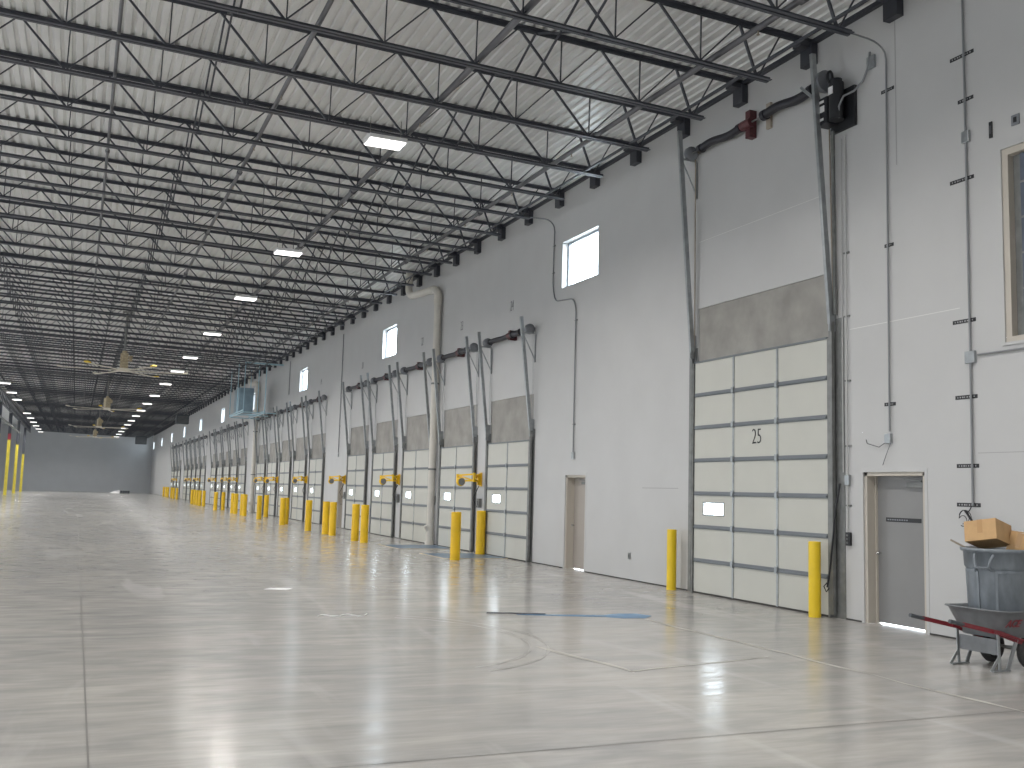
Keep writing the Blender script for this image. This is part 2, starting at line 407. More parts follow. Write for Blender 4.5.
# ------------------------------------------------------------------ roof joists
def angle_pair(b, a, c, leg=0.055, t=0.007, gap=0.022, down=False):
    s = -1 if down else 1
    for sd in (-1, 1):
        g = gap/2*sd
        prof = [(g, 0), (g+sd*leg, 0), (g+sd*leg, s*t), (g+sd*t, s*t), (g+sd*t, s*leg), (g, s*leg)]
        if sd*s < 0: prof = prof[::-1]
        b.prism(prof, a, c)
JX0, JX1 = -6.62, 10.70
BX1 = 9.88
NODES = [8.53 - 1.53*k for k in range(10)]
def make_joist(y):
    o = thing('roof_joist', 'x', 'roof joist', (WX, y, 8.5), 'parallel bar joists under the roof deck')
    L = lambda x, z: (x-WX, 0, z-8.5)
    b = MB(); angle_pair(b, L(JX0, zt(JX0)+TOPH), L(JX1, zt(JX1)+TOPH), 0.07, 0.008, 0.03, True)
    b.build('top_chord', M['steel'], o)
    b = MB(); angle_pair(b, L(JX0+1.0, zb(JX0+1.0)), L(BX1, zb(BX1)), 0.062, 0.008, 0.03)
    b.build('bottom_chord', M['steel'], o)
    b = MB()
    for i, x in enumerate(NODES):
        lo = L(x, zb(x)+0.04); xr = x+0.765; xl = x-0.765
        hi_r = L(xr, zt(xr)+0.04); hi_l = L(xl, zt(xl)+0.04)
        b.bar(lo, hi_l, 0.034, 0.034, (0,1,0)); b.bar(lo, hi_r, 0.022, 0.022, (0,1,0))
        b.bar(L(x+.02, zb(x)+0.04), L(x+.03, zt(x)+0.04), 0.02, 0.02, (0,1,0))
    b.bar(L(9.295, zt(9.3)+.04), L(9.62, zb(9.62)+.04), 0.038, 0.038, (0,1,0))
    b.bar(L(9.66, zb(9.66)+.04), L(10.1, zt(10.1)+.04), 0.022, 0.022, (0,1,0))
    b.build('web', M['steel'], o)
    b = MB(); b.box(-0.13, -0.002, -0.14, 0.14, 0.42, 0.76); b.box(-0.32, -0.02, -0.10, 0.10, 0.70, 0.79)
    b.build('wall_seat', M['steel_rust'], o)
    for xx in (-2.9, 1.75, 6.55):
        b = MB()
        b.bar(L(xx, zt(xx)+.03), (xx-WX, 1.875, zb(xx)+.05-8.5), 0.03, 0.03)
        b.bar(L(xx+.03, zb(xx)+.05), (xx+.03-WX, 1.875, zt(xx)+.03-8.5), 0.03, 0.03)
        b.bar(L(xx-.03, zb(xx)-.01), L(xx+.07, zb(xx)-.01), 0.05, 0.03)
        b.build('cross_bridging', M['steel'], o)
    return o
JOIST_Y = [8.98 + 1.875*k for k in range(84)]
JOIST_Y = [y for y in JOIST_Y if y < FAR_Y-0.3]
for i, y in enumerate(JOIST_Y):
    if i < 20: lab = 'dark steel bar joist under the deck, %s back from the top right corner' % ORD[i]
    elif y < 48: lab = 'dark steel bar joist short of the nearest ceiling fan, beyond the downpipe elbow'
    elif y < 75: lab = 'dark steel bar joist between the nearest and second ceiling fans'
    elif y < 101: lab = 'distant dark bar joist between the second and third ceiling fans'
    elif y < 125: lab = 'distant dark bar joist between the third and last ceiling fans'
    else: lab = 'tiny dark bar joist between the last ceiling fan and the end wall'
    if i == 0: J0 = make_joist(y); J0['label'] = lab
    else: copy_tree(J0, (WX, y, 8.5), lab)

# wall ledger angle
b = MB(); b.box(WX-0.08, WX-0.001, -10, FAR_Y-.01, 9.27, 9.345)
tag(b.build('ledger_angle', M['steel_rust']), 'long dark steel angle fixed along the top of the dock wall', 'steel angle')

# sprinkler mains and bracing lines along the hall
def pipe_run(name, x, r, dz, m, label, cat='pipe', heads=False):
    z = zb(x)+dz; o = thing(name, label, cat, (x, 9.0, z))
    b = MB(); b.cyl((0, -2, 0), (0, FAR_Y-9.4, 0), r, 10); b.build('tube', m, o)
    for k in range(12):
        b = MB(); yy = 1.6 + 6.1*k; b.cyl((0, yy-0.06, 0), (0, yy+0.06, 0), r*1.5, 10); b.build('coupling', m, o)
    if heads:
        for k in range(14):
            yy = 2.6+3.05*k; h = MB(); h.cyl((0, yy, 0), (0, yy, -0.10), 0.012, 6); h.cyl((0, yy, -0.10), (0, yy, -0.108), 0.025, 8)
            h.build('sprinkler_head', M['tan'], o)
    return o
pipe_run('sprinkler_pipe', 0.14, 0.030, 0.12, M['pipe'], 'thin grey pipe overhead, leftmost of the lengthwise pipes', heads=False)
pipe_run('sprinkler_pipe', 2.93, 0.042, 0.14, M['pipe'], 'grey sprinkler pipe overhead passing just right of the ceiling fans', heads=True)
pipe_run('sprinkler_pipe', 5.56, 0.055, 0.16, M['pipe'], 'thick grey sprinkler main overhead beside the row of ceiling lights', heads=True)
pipe_run('sprinkler_pipe', 8.80, 0.050, 0.16, M['pipe'], 'thick grey sprinkler pipe overhead closest to the dock wall', heads=True)
b = MB(); b.bar((9.42, 8, zb(9.42)+.04), (9.42, FAR_Y-.5, zb(9.42)+.04), 0.04, 0.04)
tag(b.build('bridging_angle', M['steel']), 'long thin steel angle under the joist ends beside the dock wall', 'steel angle')

# ------------------------------------------------------------------ ceiling lights
def make_light():
    o = thing('ceiling_light', 'x', 'ceiling light', (0, 0, 8.1), 'high bay ceiling lights')
    b = MB(); b.box(-0.36, 0.36, -0.25, 0.25, 0.02, 0.09); b.box(-0.14, 0.14, -0.08, 0.08, 0.09, 0.14)
    b.build('housing', M['white'], o)
    for s in (-1, 1):
        b = MB(); b.box(-0.34, 0.34, s*0.13-0.085, s*0.13+0.085, -0.004, 0.02); b.build('lens', M['lens'], o)
    b = MB()
    for s in (-1, 1): b.cyl((s*0.3, 0, 0.09), (s*0.3, 0, 0.5), 0.006, 6)
    b.build('hanger', M['galv_dull'], o)
    return o
LY = [17.9, 27.4, 35.0, 44.2, 53.3, 60.4, 68.8, 78.7] + [87.3 + 8.6*k for k in range(9)]
LIGHTS = [(4.95, y) for y in LY]
LEFTY = [78.5, 86.7, 94.4] + [113.2 + 8.6*k for k in range(6)]
LIGHTS += [(-5.05, y) for y in LEFTY]
lamp0 = None
def area(x, y, e, z=8.33):
    l = bpy.data.lights.new('lamp', 'AREA'); l.shape = 'RECTANGLE'; l.size = 0.66; l.size_y = 0.42; l.energy = e; l.spread = math.radians(158)
    l.color = (1.0, 0.97, 0.94)
    o = bpy.data.objects.new('lamp_glow', l); COL.objects.link(o); o.location = (x, y, z)
    return o
LE = 300
for i, (x, y) in enumerate(LIGHTS):
    if x > 0:
        j = LY.index(y)
        if j == 0: lab = 'bright twin-strip high bay light nearest the camera among the joists'
        elif j < 8: lab = 'bright high bay light, %s back in the right-hand row' % ORD[j]
        else: lab = 'small distant high bay light toward the end of the right row'
    else:
        j = LEFTY.index(y)
        lab = 'bright high bay light at the picture edge, %s of the row over the yellow columns' % ORD[j] if j < 3 else 'small distant high bay light toward the end of the row over the yellow columns'
    z = zb(x) - (0.36 if y < 20 else 0.48)
    if lamp0 is None: lamp0 = make_light(); lamp0.location = (x, y, z); lamp0['label'] = lab
    else: copy_tree(lamp0, (x, y, z), lab)
    area(x, y, LE, z-0.012)
for x in (4.95, -5.05):        # the same rows carry on over and behind the camera
    for y in (9.2, 0.4, -8.4): area(x, y, LE, zb(x)-0.29)
for y in (18, 27, 36, 45, 54, 62, 70): area(-5.05, y, LE, zb(-5.05)-0.29)

# ------------------------------------------------------------------ big ceiling fans
def make_fan():
    o = thing('ceiling_fan', 'x', 'ceiling fan', (1.64, 48.4, 6.75), 'large industrial ceiling fans')
    b = MB(); b.cyl((0,0,0.85), (0,0,2.7), 0.05, 12); b.box(-.2,.2,-.2,.2,2.66,2.7); b.build('downrod', M['galv_dull'], o)
    b = MB(); b.box(-0.17,0.17,-0.17,0.17,0.10,0.78); b.cyl((0,0,.78),(0,0,.9),.11,14); b.box(0.2,0.34,-.08,.08,.45,.7); b.build('motor_housing', M['fan_box'], o)
    b = MB(); b.cyl((0,0,-0.04),(0,0,0.10),0.24,20); b.build('hub', M['fan'], o)
    for k in range(6):
        a = math.radians(5+60*k); d = Vector((math.cos(a), -math.sin(a), 0)); n = Vector((-d.y, d.x, 0))
        b = MB(); p0 = d*0.2; p1 = d*2.62
        prof = [(-0.08,0.0),(-0.04,0.022),(0.03,0.025),(0.085,0.0),(0.03,-0.008),(-0.04,-0.01)]
        b.prism(prof, p0, p1); bl = b.build('blade', M['fan'], o)
        b = MB(); b.bar(d*2.56 + Vector((0,0,.03)), d*2.78 + Vector((0,0,.06)), 0.20, 0.06); b.build('winglet', M['yellow'] if k in (1, 2, 5) else M['fan'], bl)
    return o
FANS = [(48.4, 'beige ceiling fan with six long blades and yellow tips, nearest of the four', 0), (75.5, 'beige ceiling fan, second one down the hall', 25), (101.8, 'beige ceiling fan, third one down the hall', 25), (125.6, 'small beige ceiling fan closest to the end wall', 20)]
fan = make_fan(); fan['label'] = FANS[0][1]
for y, lab, a in FANS[1:]: copy_tree(fan, (1.64, y, 6.75), lab, (0,0,math.radians(a)))

# ------------------------------------------------------------------ clerestory windows
for i, (y0, y1) in enumerate(WINDOWS):
    z0, z1 = WIN_Z
    lab = ['bright square clerestory window high above the tan personnel door', 'second clerestory window down the wall, above the dock doors', 'third clerestory window down the wall, before the second downpipe'][i] if i < 3 else 'narrow distant clerestory window, %s down the wall' % ORD[i]
    w = thing('window_%d' % (i+1), lab, 'window', (WX, (y0+y1)/2, z0), kind='structure')
    h = (y1-y0)/2; H = z1-z0; b = MB(); t = 0.055; X = 0.15
    b.box(X, X+.06, -h, -h+t, 0, H); b.box(X, X+.06, h-t, h, 0, H); b.box(X, X+.06, -h+t, h-t, 0, t); b.box(X, X+.06, -h+t, h-t, H-t, H)
    b.build('window_frame', M['window_frame'], w)
    b = MB(); b.box(X+.025, X+.031, -h+t, h-t, t, H-t); b.build('pane', M['glass'], w)
# large dark window at the right edge
y0, y1, z0, z1 = BIGWIN
w = thing('window_11', 'large dark blue-grey window with pale frame at the right edge of the wall', 'window', (WX, y1, z0), kind='structure')
H = z1-z0; W = y1-y0; b = MB()
b.box(.0, .10, -.09, -.001, .07, H-.09); b.box(.0, .10, -W, -.001, 0.001, .07); b.box(.0, .10, -W, -.001, H-.09, H-.001)
b.build('window_frame', M['frame_tan'], w)
b = MB(); b.box(.10, .20, -W, -.0, 0, H); b.build('backing', M['galv_dull'], w)
b = MB(); b.box(.06, .12, -W, -.22, .2, H-.1); b.build('pane', M['blue_panel'], w)
b = MB()
for k in range(1, 5): b.box(.05, .08, -W, -.22, .2+k*.46, .2+k*.46+.025)
b.build('muntin', M['galv_dull'], w)
b = MB(); b.box(-.02, -.002, -W, .05, -.04, 0); b.box(-.02, -.002, 0, .05, 0, H+.04); b.box(-.02, -.002, -W, 0, H, H+.04); b.build('window_trim', M['wall'], w)

# ------------------------------------------------------------------ personnel doors
def pdoor(n, y0, y1, h, leaf, label, sign=False):
    o = thing('door_%d' % n, label, 'door', (WX, (y0+y1)/2, 0), kind='structure')
    w = (y1-y0)/2; b = MB(); t = 0.055
    for s in (-1, 1): b.box(0.02, 0.26, s*w-(t if s > 0 else 0), s*w+(0 if s > 0 else t), 0, h)
    for s in (-1, 1): b.box(0.17, 0.21, s*(w-t)-(.02 if s > 0 else 0), s*(w-t)+(0 if s > 0 else .02), 0, h-t)
    b.box(0.02, 0.26, -w, w, h-t, h); b.build('door_frame', M['frame_tan'], o)
    b = MB(); b.box(0.205, 0.25, -w+t+.004, w-t-.010, 0.016, h-t); lf = b.build('door_leaf', leaf, o)
    b = MB(); b.cyl((.205, w-t-.075, 1.02), (.15, w-t-.075, 1.02), .012, 8); b.lathe([(0,-.03),(.022,-.026),(.028,0),(.022,.02),(0,.025)], (.145, w-t-.075, 1.02), 12, 'x')
    b.build('door_handle', M['chrome'], lf)
    b = MB(); b.box(.14, .205, -w+t+.08, -w+t+.42, h-t-.16, h-t-.09); b.bar((.15, -w+t+.15, h-t-.07), (.1, -w+t+.42, h-t-.05), .02, .02); b.build('door_closer', M['galv_dull'], o)
    b = MB()                                               # painted casing round the opening
    for s in (-1, 1): b.box(-.006, 0, s*(w+.0), s*(w+.05), 0, h+.05)
    b.box(-.006, 0, -w, w, h, h+.05); b.build('door_casing', M['wall'], o)
    return o, lf, w
d1, leaf1, w1 = pdoor(1, *PDOORS[0], M['door_grey'], 'grey steel personnel door with black label strip, beside the trash bin')
b = MB(); b.box(.2, .206, -w1+.27, w1-.24, 1.485, 1.545); ls = b.build('label_strip', M['black'], leaf1)
b = MB()
for k in range(9): b.box(.198, .201, w1-.27-k*.045-.03, w1-.27-k*.045, 1.505, 1.525)
b.build('lettering', M['drum'], leaf1)
pdoor(2, *PDOORS[1], M['door_tan'], 'tan steel personnel door below the square window')
pdoor(3, *PDOORS[2], M['door_tan'], 'narrow tan personnel door between two groups of dock doors')

# ------------------------------------------------------------------ overhead doors
DN = [4]
def overhead(y0, y1, H, rows, cols, label, number=None, simple=False):
    n = DN[0]; DN[0] += 1
    o = thing('door_%d' % n, label, 'overhead door', (WX, y1, 0), kind='structure')
    W = y1-y0; sh = H/rows; cw = W/cols; X0, X1 = -0.075, -0.03
    wy0, wy1, wz = -cw/2-0.29, -cw/2+0.29, 2.5*sh+0.03
    if cols == 3: wy0, wy1 = -cw/2-.32, -cw/2+.30
    wa, wb = wz-.115, wz+.095
    for r in range(rows):
        b = MB(); za, zc = r*sh+0.012, (r+1)*sh-0.003
        if r == 2:
            b.box(X0, X1, -W, 0, za, wa); b.box(X0, X1, -W, 0, wb, zc); b.box(X0, X1, -W, wy0, wa, wb); b.box(X0, X1, wy1, 0, wa, wb)
        else: b.box(X0, X1, -W, 0, za, zc)
        s = b.build('door_section', M['panel'], o)
        if r == 2:
            b = MB(); t = .018
            b.box(X0-.012, X0, wy0-t, wy1+t, wa-t, wa); b.box(X0-.012, X0, wy0-t, wy1+t, wb, wb+t); b.box(X0-.012, X0, wy0-t, wy0, wa, wb); b.box(X0-.012, X0, wy1, wy1+t, wa, wb)
            b.build('window_frame', M['strut'], s)
            b = MB(); b.box(X0+.02, X0+.024, wy0, wy1, wa, wb); b.build('window_pane', M['glass'], s)
    for r in range(1, rows):
        b = MB(); b.box(X0-.035, X0, -W+.01, -.01, r*sh-.028, r*sh-.012); b.box(X0-.012, X0, -W+.01, -.01, r*sh-.045, r*sh+.028)
        b.build('strut', M['strut'], o)
    for c in range(1, cols):
        b = MB(); b.box(X0-.014, X0, -c*cw-.022, -c*cw+.022, .02, H-.01)
        for r in range(1, rows): b.box(X0-.045, X0, -c*cw-.03, -c*cw+.03, r*sh-.06, r*sh+.05)
        b.build('hinge_stile', M['galv'], o)
    b = MB(); b.box(X0, X1, -W, 0, 0, .012); b.box(X0-.01, X0, -W, 0, .0, .03); b.build('bottom_seal', M['gap'], o)
    b = MB(); b.box(X0-.02, X1, -W, 0, H-.012, H+.02); b.build('top_strut', M['strut'], o)
    if number:
        wall_text('number', number, 0.38, (y0+y1)/2-.06, 2.82, M['black'], o, WX+X0-.006, 0.74, -0.006, base=(WX, y1, 0))
    return o

def hardware(y0, y1, H, top_z, top_off, spring_z, big=False, label='', group=None, lab2=''):
    """tracks (one thing each side) and the counterbalance spring shaft"""
    res = []
    for side, yy in ((1, y1), (-1, y0)):
        nm = ('far' if side > 0 else 'near')
        o = thing('door_track', label % ('left' if side > 0 else 'right'), 'door track', (WX, yy, 0), group)
        b = MB(); s = side; wd = 0.30 if big else 0.20
        b.box(-.10, -.001, s*.02, s*.06, 0, H); b.box(-.012, -.001, s*.02, s*wd, 0, H+.3); b.build('jamb_angle', M['galv_dull'], o)
        b = MB(); prof = [(-.03,-.035),(.03,-.035),(.03,.035),(.024,.035),(.024,-.029),(-.024,-.029),(-.024,.035),(-.03,.035)]
        b.prism(prof, (-.075, s*.10, .05), (-.075, s*.10, H+.25), up=(0,-s,0)); b.build('vertical_track', M['galv_dull'], o)
        b = MB(); b.box(-.13, -.001, s*.09, s*.12, H+.1, H+.55); b.bar((-.085, s*.10, H+.22), (-top_off, s*.10, top_z), 0.085, 0.06, (0,1,0)); 
        b.build('sloped_rail', M['galv'], o)
        b = MB()
        for r in range(1, 8 if big else 6): 
            z = r*(H/(7 if big else 5)) - .03
            b.cyl((-.075, s*.02, z), (-.075, s*.13, z), .022, 8)
        b.build('roller', M['black'], o)
        b = MB(); zz = spring_z-.12; fr = (zz-H)/(top_z-H); xo = top_off*fr
        b.bar((-.02, s*.10, zz), (-xo-.03, s*.10, zz), .03, .03); b.bar((-.02, s*.10, zz-.02), (-.02, s*.10, zz-.75), .035, .03); b.bar((-.02, s*.10, zz-.68), (-xo, s*.10, zz), .025, .02, (0,1,0))
        b.build('support_bracket', M['galv'], o)
        res.append(o)
    o = thing('spring_shaft', lab2, 'torsion spring', (WX, y1, spring_z), group='torsion spring shafts over the dock doors' if not big else None)
    W = y1-y0; X = -.17
    b = MB(); b.cyl((X, -W-.15, 0), (X, .15, 0), .016, 8); b.build('shaft', M['galv_dull'], o)
    def spring(a, c, r):
        b = MB(); pts = []; N = 26
        for k in range(N+1):
            t = k/N; pts.append((X, a+(c-a)*t, 0.03*math.sin(t*2*PI)*(1 if big else .3)))
        b.tube(pts, r, 12); b.cyl((X, a-.04, 0), (X, a+.05, 0), r*1.2, 12); b.cyl((X, c-.05, 0), (X, c+.04, 0), r*1.15, 12)
        b.build('torsion_spring', M['spring'], o)
    if big:
        spring(-.28, -1.50, .075); spring(-2.22, -3.42, .078)
        b = MB(); b.box(X+.02, -.001, -1.77, -1.64, -.24, .26); b.cyl((X, -1.86, 0), (X, -1.58, 0), .09, 12); b.build('centre_bearing', M['red'], o)
        b = MB(); b.box(-.05, -.002, -2.22, -2.10, -.20, .26); b.build('bearing_plate', M['tan'], o)
    else:
        spring(-.15, -1.45, .07); spring(-1.75, -2.25, .085)
        b = MB(); b.box(X-.05, -.001, -1.66, -1.55, -.13, .13); b.cyl((X, -1.78, 0), (X, -1.48, 0), .088, 12); b.build('centre_bearing', M['red'], o)
    for yy in (.06, -W-.06):
        b = MB(); b.lathe([(0,-.05),(.13,-.05),(.14,-.03),(.12,0),(.14,.04),(.0,.05)], (X, yy, 0), 18, 'y'); b.build('cable_drum', M['drum'], o)
        b = MB(); b.cyl((X+.1, yy+.0, -.05), (-.03, yy+(.04 if yy > 0 else -.04), -(spring_z-H)+.1), .012 if big else .006, 6); b.build('cable', M['tan'] if big else M['galv'], o)
    return res, o

overhead(*DRIVE, 4.30, 7, 3, 'tall sectional overhead door numbered 25 with three panel columns', '25')
hardware(DRIVE[0], DRIVE[1], 4.30, 8.85, .42, 8.42, True, 'galvanised %s track of the overhead door numbered 25', None, 'black torsion spring shaft high above the overhead door numbered 25')
for i, (y0, y1) in enumerate(DOCKS):
    g = i//5; k = i % 5
    gname = ['nearest', 'second', 'third', 'fourth', 'last'][g]
    pos = ['closest to the tan door', 'second from the right', 'middle', 'fourth from the right', 'farthest'][k]
    where = '%s in the %s group of dock doors' % (['rightmost', 'second from right', 'third from right', 'fourth from right', 'leftmost'][k], gname)
    overhead(y0+.06, y1-.06, 3.10, 5, 2, 'white sectional dock door, ' + where)
    hardware(y0+.06, y1-.06, 3.10, 6.30, .44, 6.0, False, 'galvanised %s track of the dock door ' + where.replace(' of dock doors', ''), None, 'black torsion spring shaft above the dock door ' + where.replace(' of dock doors', ''))
for num, y in (('24', 25.1), ('23', 29.05), ('22', 32.95), ('20', 40.9), ('19', 48.7)):
    o = wall_text('wall_number', num, 0.42, y, 6.88, M['pipe'], None, WX-.003, .55, -0.008)
    tag(o, {'24': 'small dark number 24 painted high over the dock door nearest the tan door', '23': 'small dark number 23 painted high on the wall right of the cream downpipe', '22': 'small dark number 22 painted high on the wall left of the cream downpipe', '20': 'small dark number 20 painted high on the wall left of the second clerestory window', '19': 'tiny dark number 19 painted high over the second group of doors'}[num], 'number')

# operator beside the numbered door
o = thing('door_operator', 'black motor operator with conduit on the wall above door 25', 'door opener', (WX, 12.05, 8.0))
b = MB(); b.box(-.06, -.001, -.36, .18, -.42, .22); b.build('mounting_plate', M['black'], o)
b = MB(); b.box(-.30, -.06, -.02, .24, -.32, .12); b.build('gearbox', M['spring'], o, bevel=.015)
b = MB(); b.cyl((-.2, -.12, -.30), (-.2, -.12, .30), .115, 18); b.cyl((-.2, -.12, .30), (-.2, -.12, .36), .09, 18); b.build('motor', M['black'], o)
b = MB(); b.cyl((-.2, .1, .42), (-.2, .17, .42), .18, 22); b.build('sprocket', M['drum'], o)
b = MB(); b.tube([(-.2, .02, .42+.17*math.cos(t)) if False else (-.2+.05*math.sin(t), .02, .45+.1*math.cos(t)) for t in [k*PI/8 for k in range(-8, 9)]], .02, 6); b.bar((-.2, .02, .4), (-.2, .02, -.1), .04, .03); b.build('chain', M['black'], o)
b = MB(); b.box(-.306, -.30, .04, .2, -.12, -.02); b.box(-.306, -.30, .05, .18, .03, .07); b.box(-.306, -.30, .06, .18, -.26, -.22); b.box(-.322, -.312, -.17, -.07, .1, .22); b.build('sticker', M['white'], o)
b = MB(); b.bar((-.45, .42, .38), (-.18, .16, .0), .05, .04); b.build('support_arm', M['galv'], o)
b = MB(); b.bar((-.10, .08, -.4), (-.06, .10, -3.35), .05, .035); b.build('guide_bar', M['galv_dull'], o)
b = MB(); b.tube([(-.22, -.2, -.3), (-.24, -.22, -.12), (-.22, -.3, 0.02), (-.12, -.42, .08), (-.06, -.55, .2), (-.04, -.66, .42), (-.04, -.68, .62)], .018, 8)
b.build('whip', M['conduit'], o)

def conduit(name, pts, r, label, boxes=(), straps=(), strapw=.12, tapes=(), m='conduit'):
    base = pts[-1]; o = thing(name, label, 'conduit', base)
    S = lambda p: (p[0]-base[0], p[1]-base[1], p[2]-base[2])
    out = []
    for i, p in enumerate(pts):        # round the corners
        if 0 < i < len(pts)-1:
            p = Vector(p); a = (Vector(pts[i-1])-p); c = (Vector(pts[i+1])-p)
            ra = min(.12, a.length/3); rc = min(.12, c.length/3)
            out += [p+a.normalized()*ra, p+a.normalized()*ra*.3+c.normalized()*rc*.3, p+c.normalized()*rc]
        else: out.append(Vector(p))
    b = MB(); b.tube([S(p) for p in out], r, 8); b.build('tube', M[m], o)
    for (x, y, z, w, h) in boxes:
        b = MB(); b.box(*[v for p in ((x-.05, x-.003), (y-w/2, y+w/2), (z-h/2, z+h/2)) for v in p])
        b.v = [S(v) for v in b.v]; b.build('junction_box', M['galv'], o, bevel=.006)
    for (x, y, z) in straps:
        b = MB(); b.box(x-.03, x-.003, y-strapw/2, y+strapw/2, z-.012, z+.012); b.v = [S(v) for v in b.v]; b.build('strap', M['galv_dull'], o)
    for (y, z, w) in tapes:
        b = MB(); b.box(WX-.006, WX-.002, y-w/2, y+w/2, z-.026, z+.026); b.v = [S(v) for v in b.v]; t = b.build('label_strip', M['black'], o)
        b = MB(); n = max(3, int(w/.045))
        for k in range(n):
            yy = y+w/2-.03-(w-.06)*(k+.15)/n; b.box(WX-.008, WX-.006, yy-(.35+.3*((k*7)%3)/2)*(w-.06)/n, yy, z-.010, z+.010)
        b.v = [S(v) for v in b.v]; b.build('lettering', M['tape_ink'], t)
    return o
CX = WX-.03
conduit('conduit', [(9.86, 10.88, 8.54), (10.4, 10.95, 8.56), (CX, 11.05, 8.50), (CX, 11.07, 2.78)], .014, 'grey conduit dropping from the joists between door 25 and the grey door',
        boxes=[(WX, 11.10, 2.68, .12, .14), (WX, 11.36, 8.45, .16, .2)], tapes=[(11.05, 7.90, .26), (11.06, 5.53, .18), (11.08, 3.18, .22)])
conduit('conduit', [(CX, 9.63, 9.2), (CX, 9.62, 6.7), (CX, 9.62, 3.7), (CX, 9.63, 1.75)], .015, 'long grey conduit with black label strips, rightmost vertical run',
        boxes=[(WX, 9.62, 6.71, .12, .16), (WX, 9.62, 3.70, .16, .16)], tapes=[(9.68, 7.88, .40), (9.63, 7.24, .26), (9.72, 6.14, .40), (9.73, 4.2, .38), (9.72, 3.18, .36), (9.72, 2.27, .36), (9.72, 1.76, .38)])
conduit('conduit', [(CX, 6.5, 3.72), (CX, 9.5, 3.72)], .013, 'short horizontal grey conduit under the dark window')
conduit('conduit', [(CX, 11.94, 7.5), (CX, 11.94, 2.1), (CX, 11.95, 1.30)], .011, 'thin grey conduit beside the right track of door 25', boxes=[(WX, 11.94, 2.08, .09, .16)], straps=[(WX, 11.94, z) for z in (1.7, 2.6, 3.6, 4.6, 5.6)], m='conduit_pale')
conduit('conduit', [(CX, 12.02, 7.45), (CX, 12.03, 2.2)], .008, 'second thinner conduit beside the right track of door 25', m='conduit_pale')
conduit('conduit', [(9.6, 22.4, 8.62), (10.55, 22.42, 8.66), (CX, 22.43, 8.5), (CX, 22.46, 6.95), (CX, 22.3, 6.55), (CX, 21.3, 6.45), (CX, 21.14, 6.2), (CX, 21.14, 2.74)], .016, 'thin grey conduit bending under the square window down to the tan door', boxes=[(WX, 21.14, 2.66, .12, .16)], straps=[(WX, 22.45, 8.0), (WX, 22.46, 7.3), (WX, 21.14, 5.9), (WX, 21.14, 3.4)])
conduit('conduit', [(CX, 44.4, 8.7), (CX, 44.4, 3.3)], .022, 'thin grey conduit between the nearest and second groups of dock doors', boxes=[(WX, 44.4, 3.2, .12, .16)], straps=[(WX, 44.4, z) for z in (7.5, 6, 4.5)])
conduit('conduit', [(CX, 56.8, 8.8), (CX, 56.8, 6.9)], .022, 'short dark conduit above the middle dock doors of the second group', straps=[(WX, 56.8, 7.2)])

# push-button box and hanging cable beside door 25
o = thing('control_station', 'small black push button box beside the right track of door 25', 'control box', (WX, 11.93, 1.10))
b = MB(); b.box(-.05, -.002, -.045, .045, 0, .2); b.build('case', M['black'], o, bevel=.008)
for k in range(3):
    b = MB(); b.cyl((-.05, 0, .045+k*.055), (-.062, 0, .045+k*.055), .016, 10); b.build('push_button', M['galv_dull'], o)
b = MB(); b.tube([(10.68, 12.06, 2.03), (10.62, 12.10, 1.6), (10.62, 12.17, 1.1), (10.64, 12.25, .7), (10.63, 12.30, .45)], .014, 6)
b.tube([(10.63, 12.30, .52), (10.60, 12.34, .46), (10.62, 12.31, .38), (10.64, 12.27, .44)], .01, 6)
tag(b.build('hanging_cable', M['black']), 'black cable drooping across the right track of door 25', 'cable')
b = MB(); b.tube([(WX-.03, 11.1, 2.65), (WX-.06, 11.25, 2.56), (WX-.05, 11.5, 2.62), (WX-.05, 11.52, 2.68)], .006, 6); b.tube([(WX-.03, 11.05, 2.62), (WX-.05, 11.12, 2.45), (WX-.04, 11.2, 2.3)], .005, 6)
tag(b.build('loose_wire', M['pipe']), 'loose thin wires hanging from the conduit box above the grey door', 'wire')
# wall outlets, plates
for nm, y, z, w, h, m, lab, cat in (
    ('wall_outlet', 18.48, .50, .09, .13, 'galv_dull', 'small grey outlet low on the wall left of the bollards', 'outlet'),
    ('wall_plate', 8.85, 6.69, .12, .14, 'drum', 'small square grey plate over the dark window', 'wall plate'),
    ('wall_marker', 9.23, 6.68, .05, .22, 'black', 'small upright black marker over the dark window', 'marker'),
    ('dock_control', 27.0, 1.42, .16, .26, 'galv_dull', 'grey control box between the two nearest dock doors', 'control box'),
    ('dock_control', 35.0, 1.42, .16, .30, 'galv_dull', 'grey control box between the third and fourth nearest dock doors', 'control box'),
    ('dock_control', 42.8, 1.42, .16, .30, 'galv_dull', 'grey control box beside the narrow tan personnel door', 'control box'),
    ('dock_control', 31.05, 1.42, .16, .30, 'galv_dull', 'grey control box beside the large cream downpipe', 'control box')):
    o = thing(nm, lab, cat, (WX, y, z))
    b = MB(); b.box(-.02 if nm.startswith('wall') else -.10, -.002, -w/2, w/2, -h/2, h/2); b.build('case', M[m], o, bevel=.005)
    b = MB(); b.box(-.023 if nm.startswith('wall') else -.104, -.02 if nm.startswith('wall') else -.10, -w/5, w/5, -h/4, h/4); b.build('face_plate', M['black'] if nm != 'wall_marker' else M['pipe'], o)

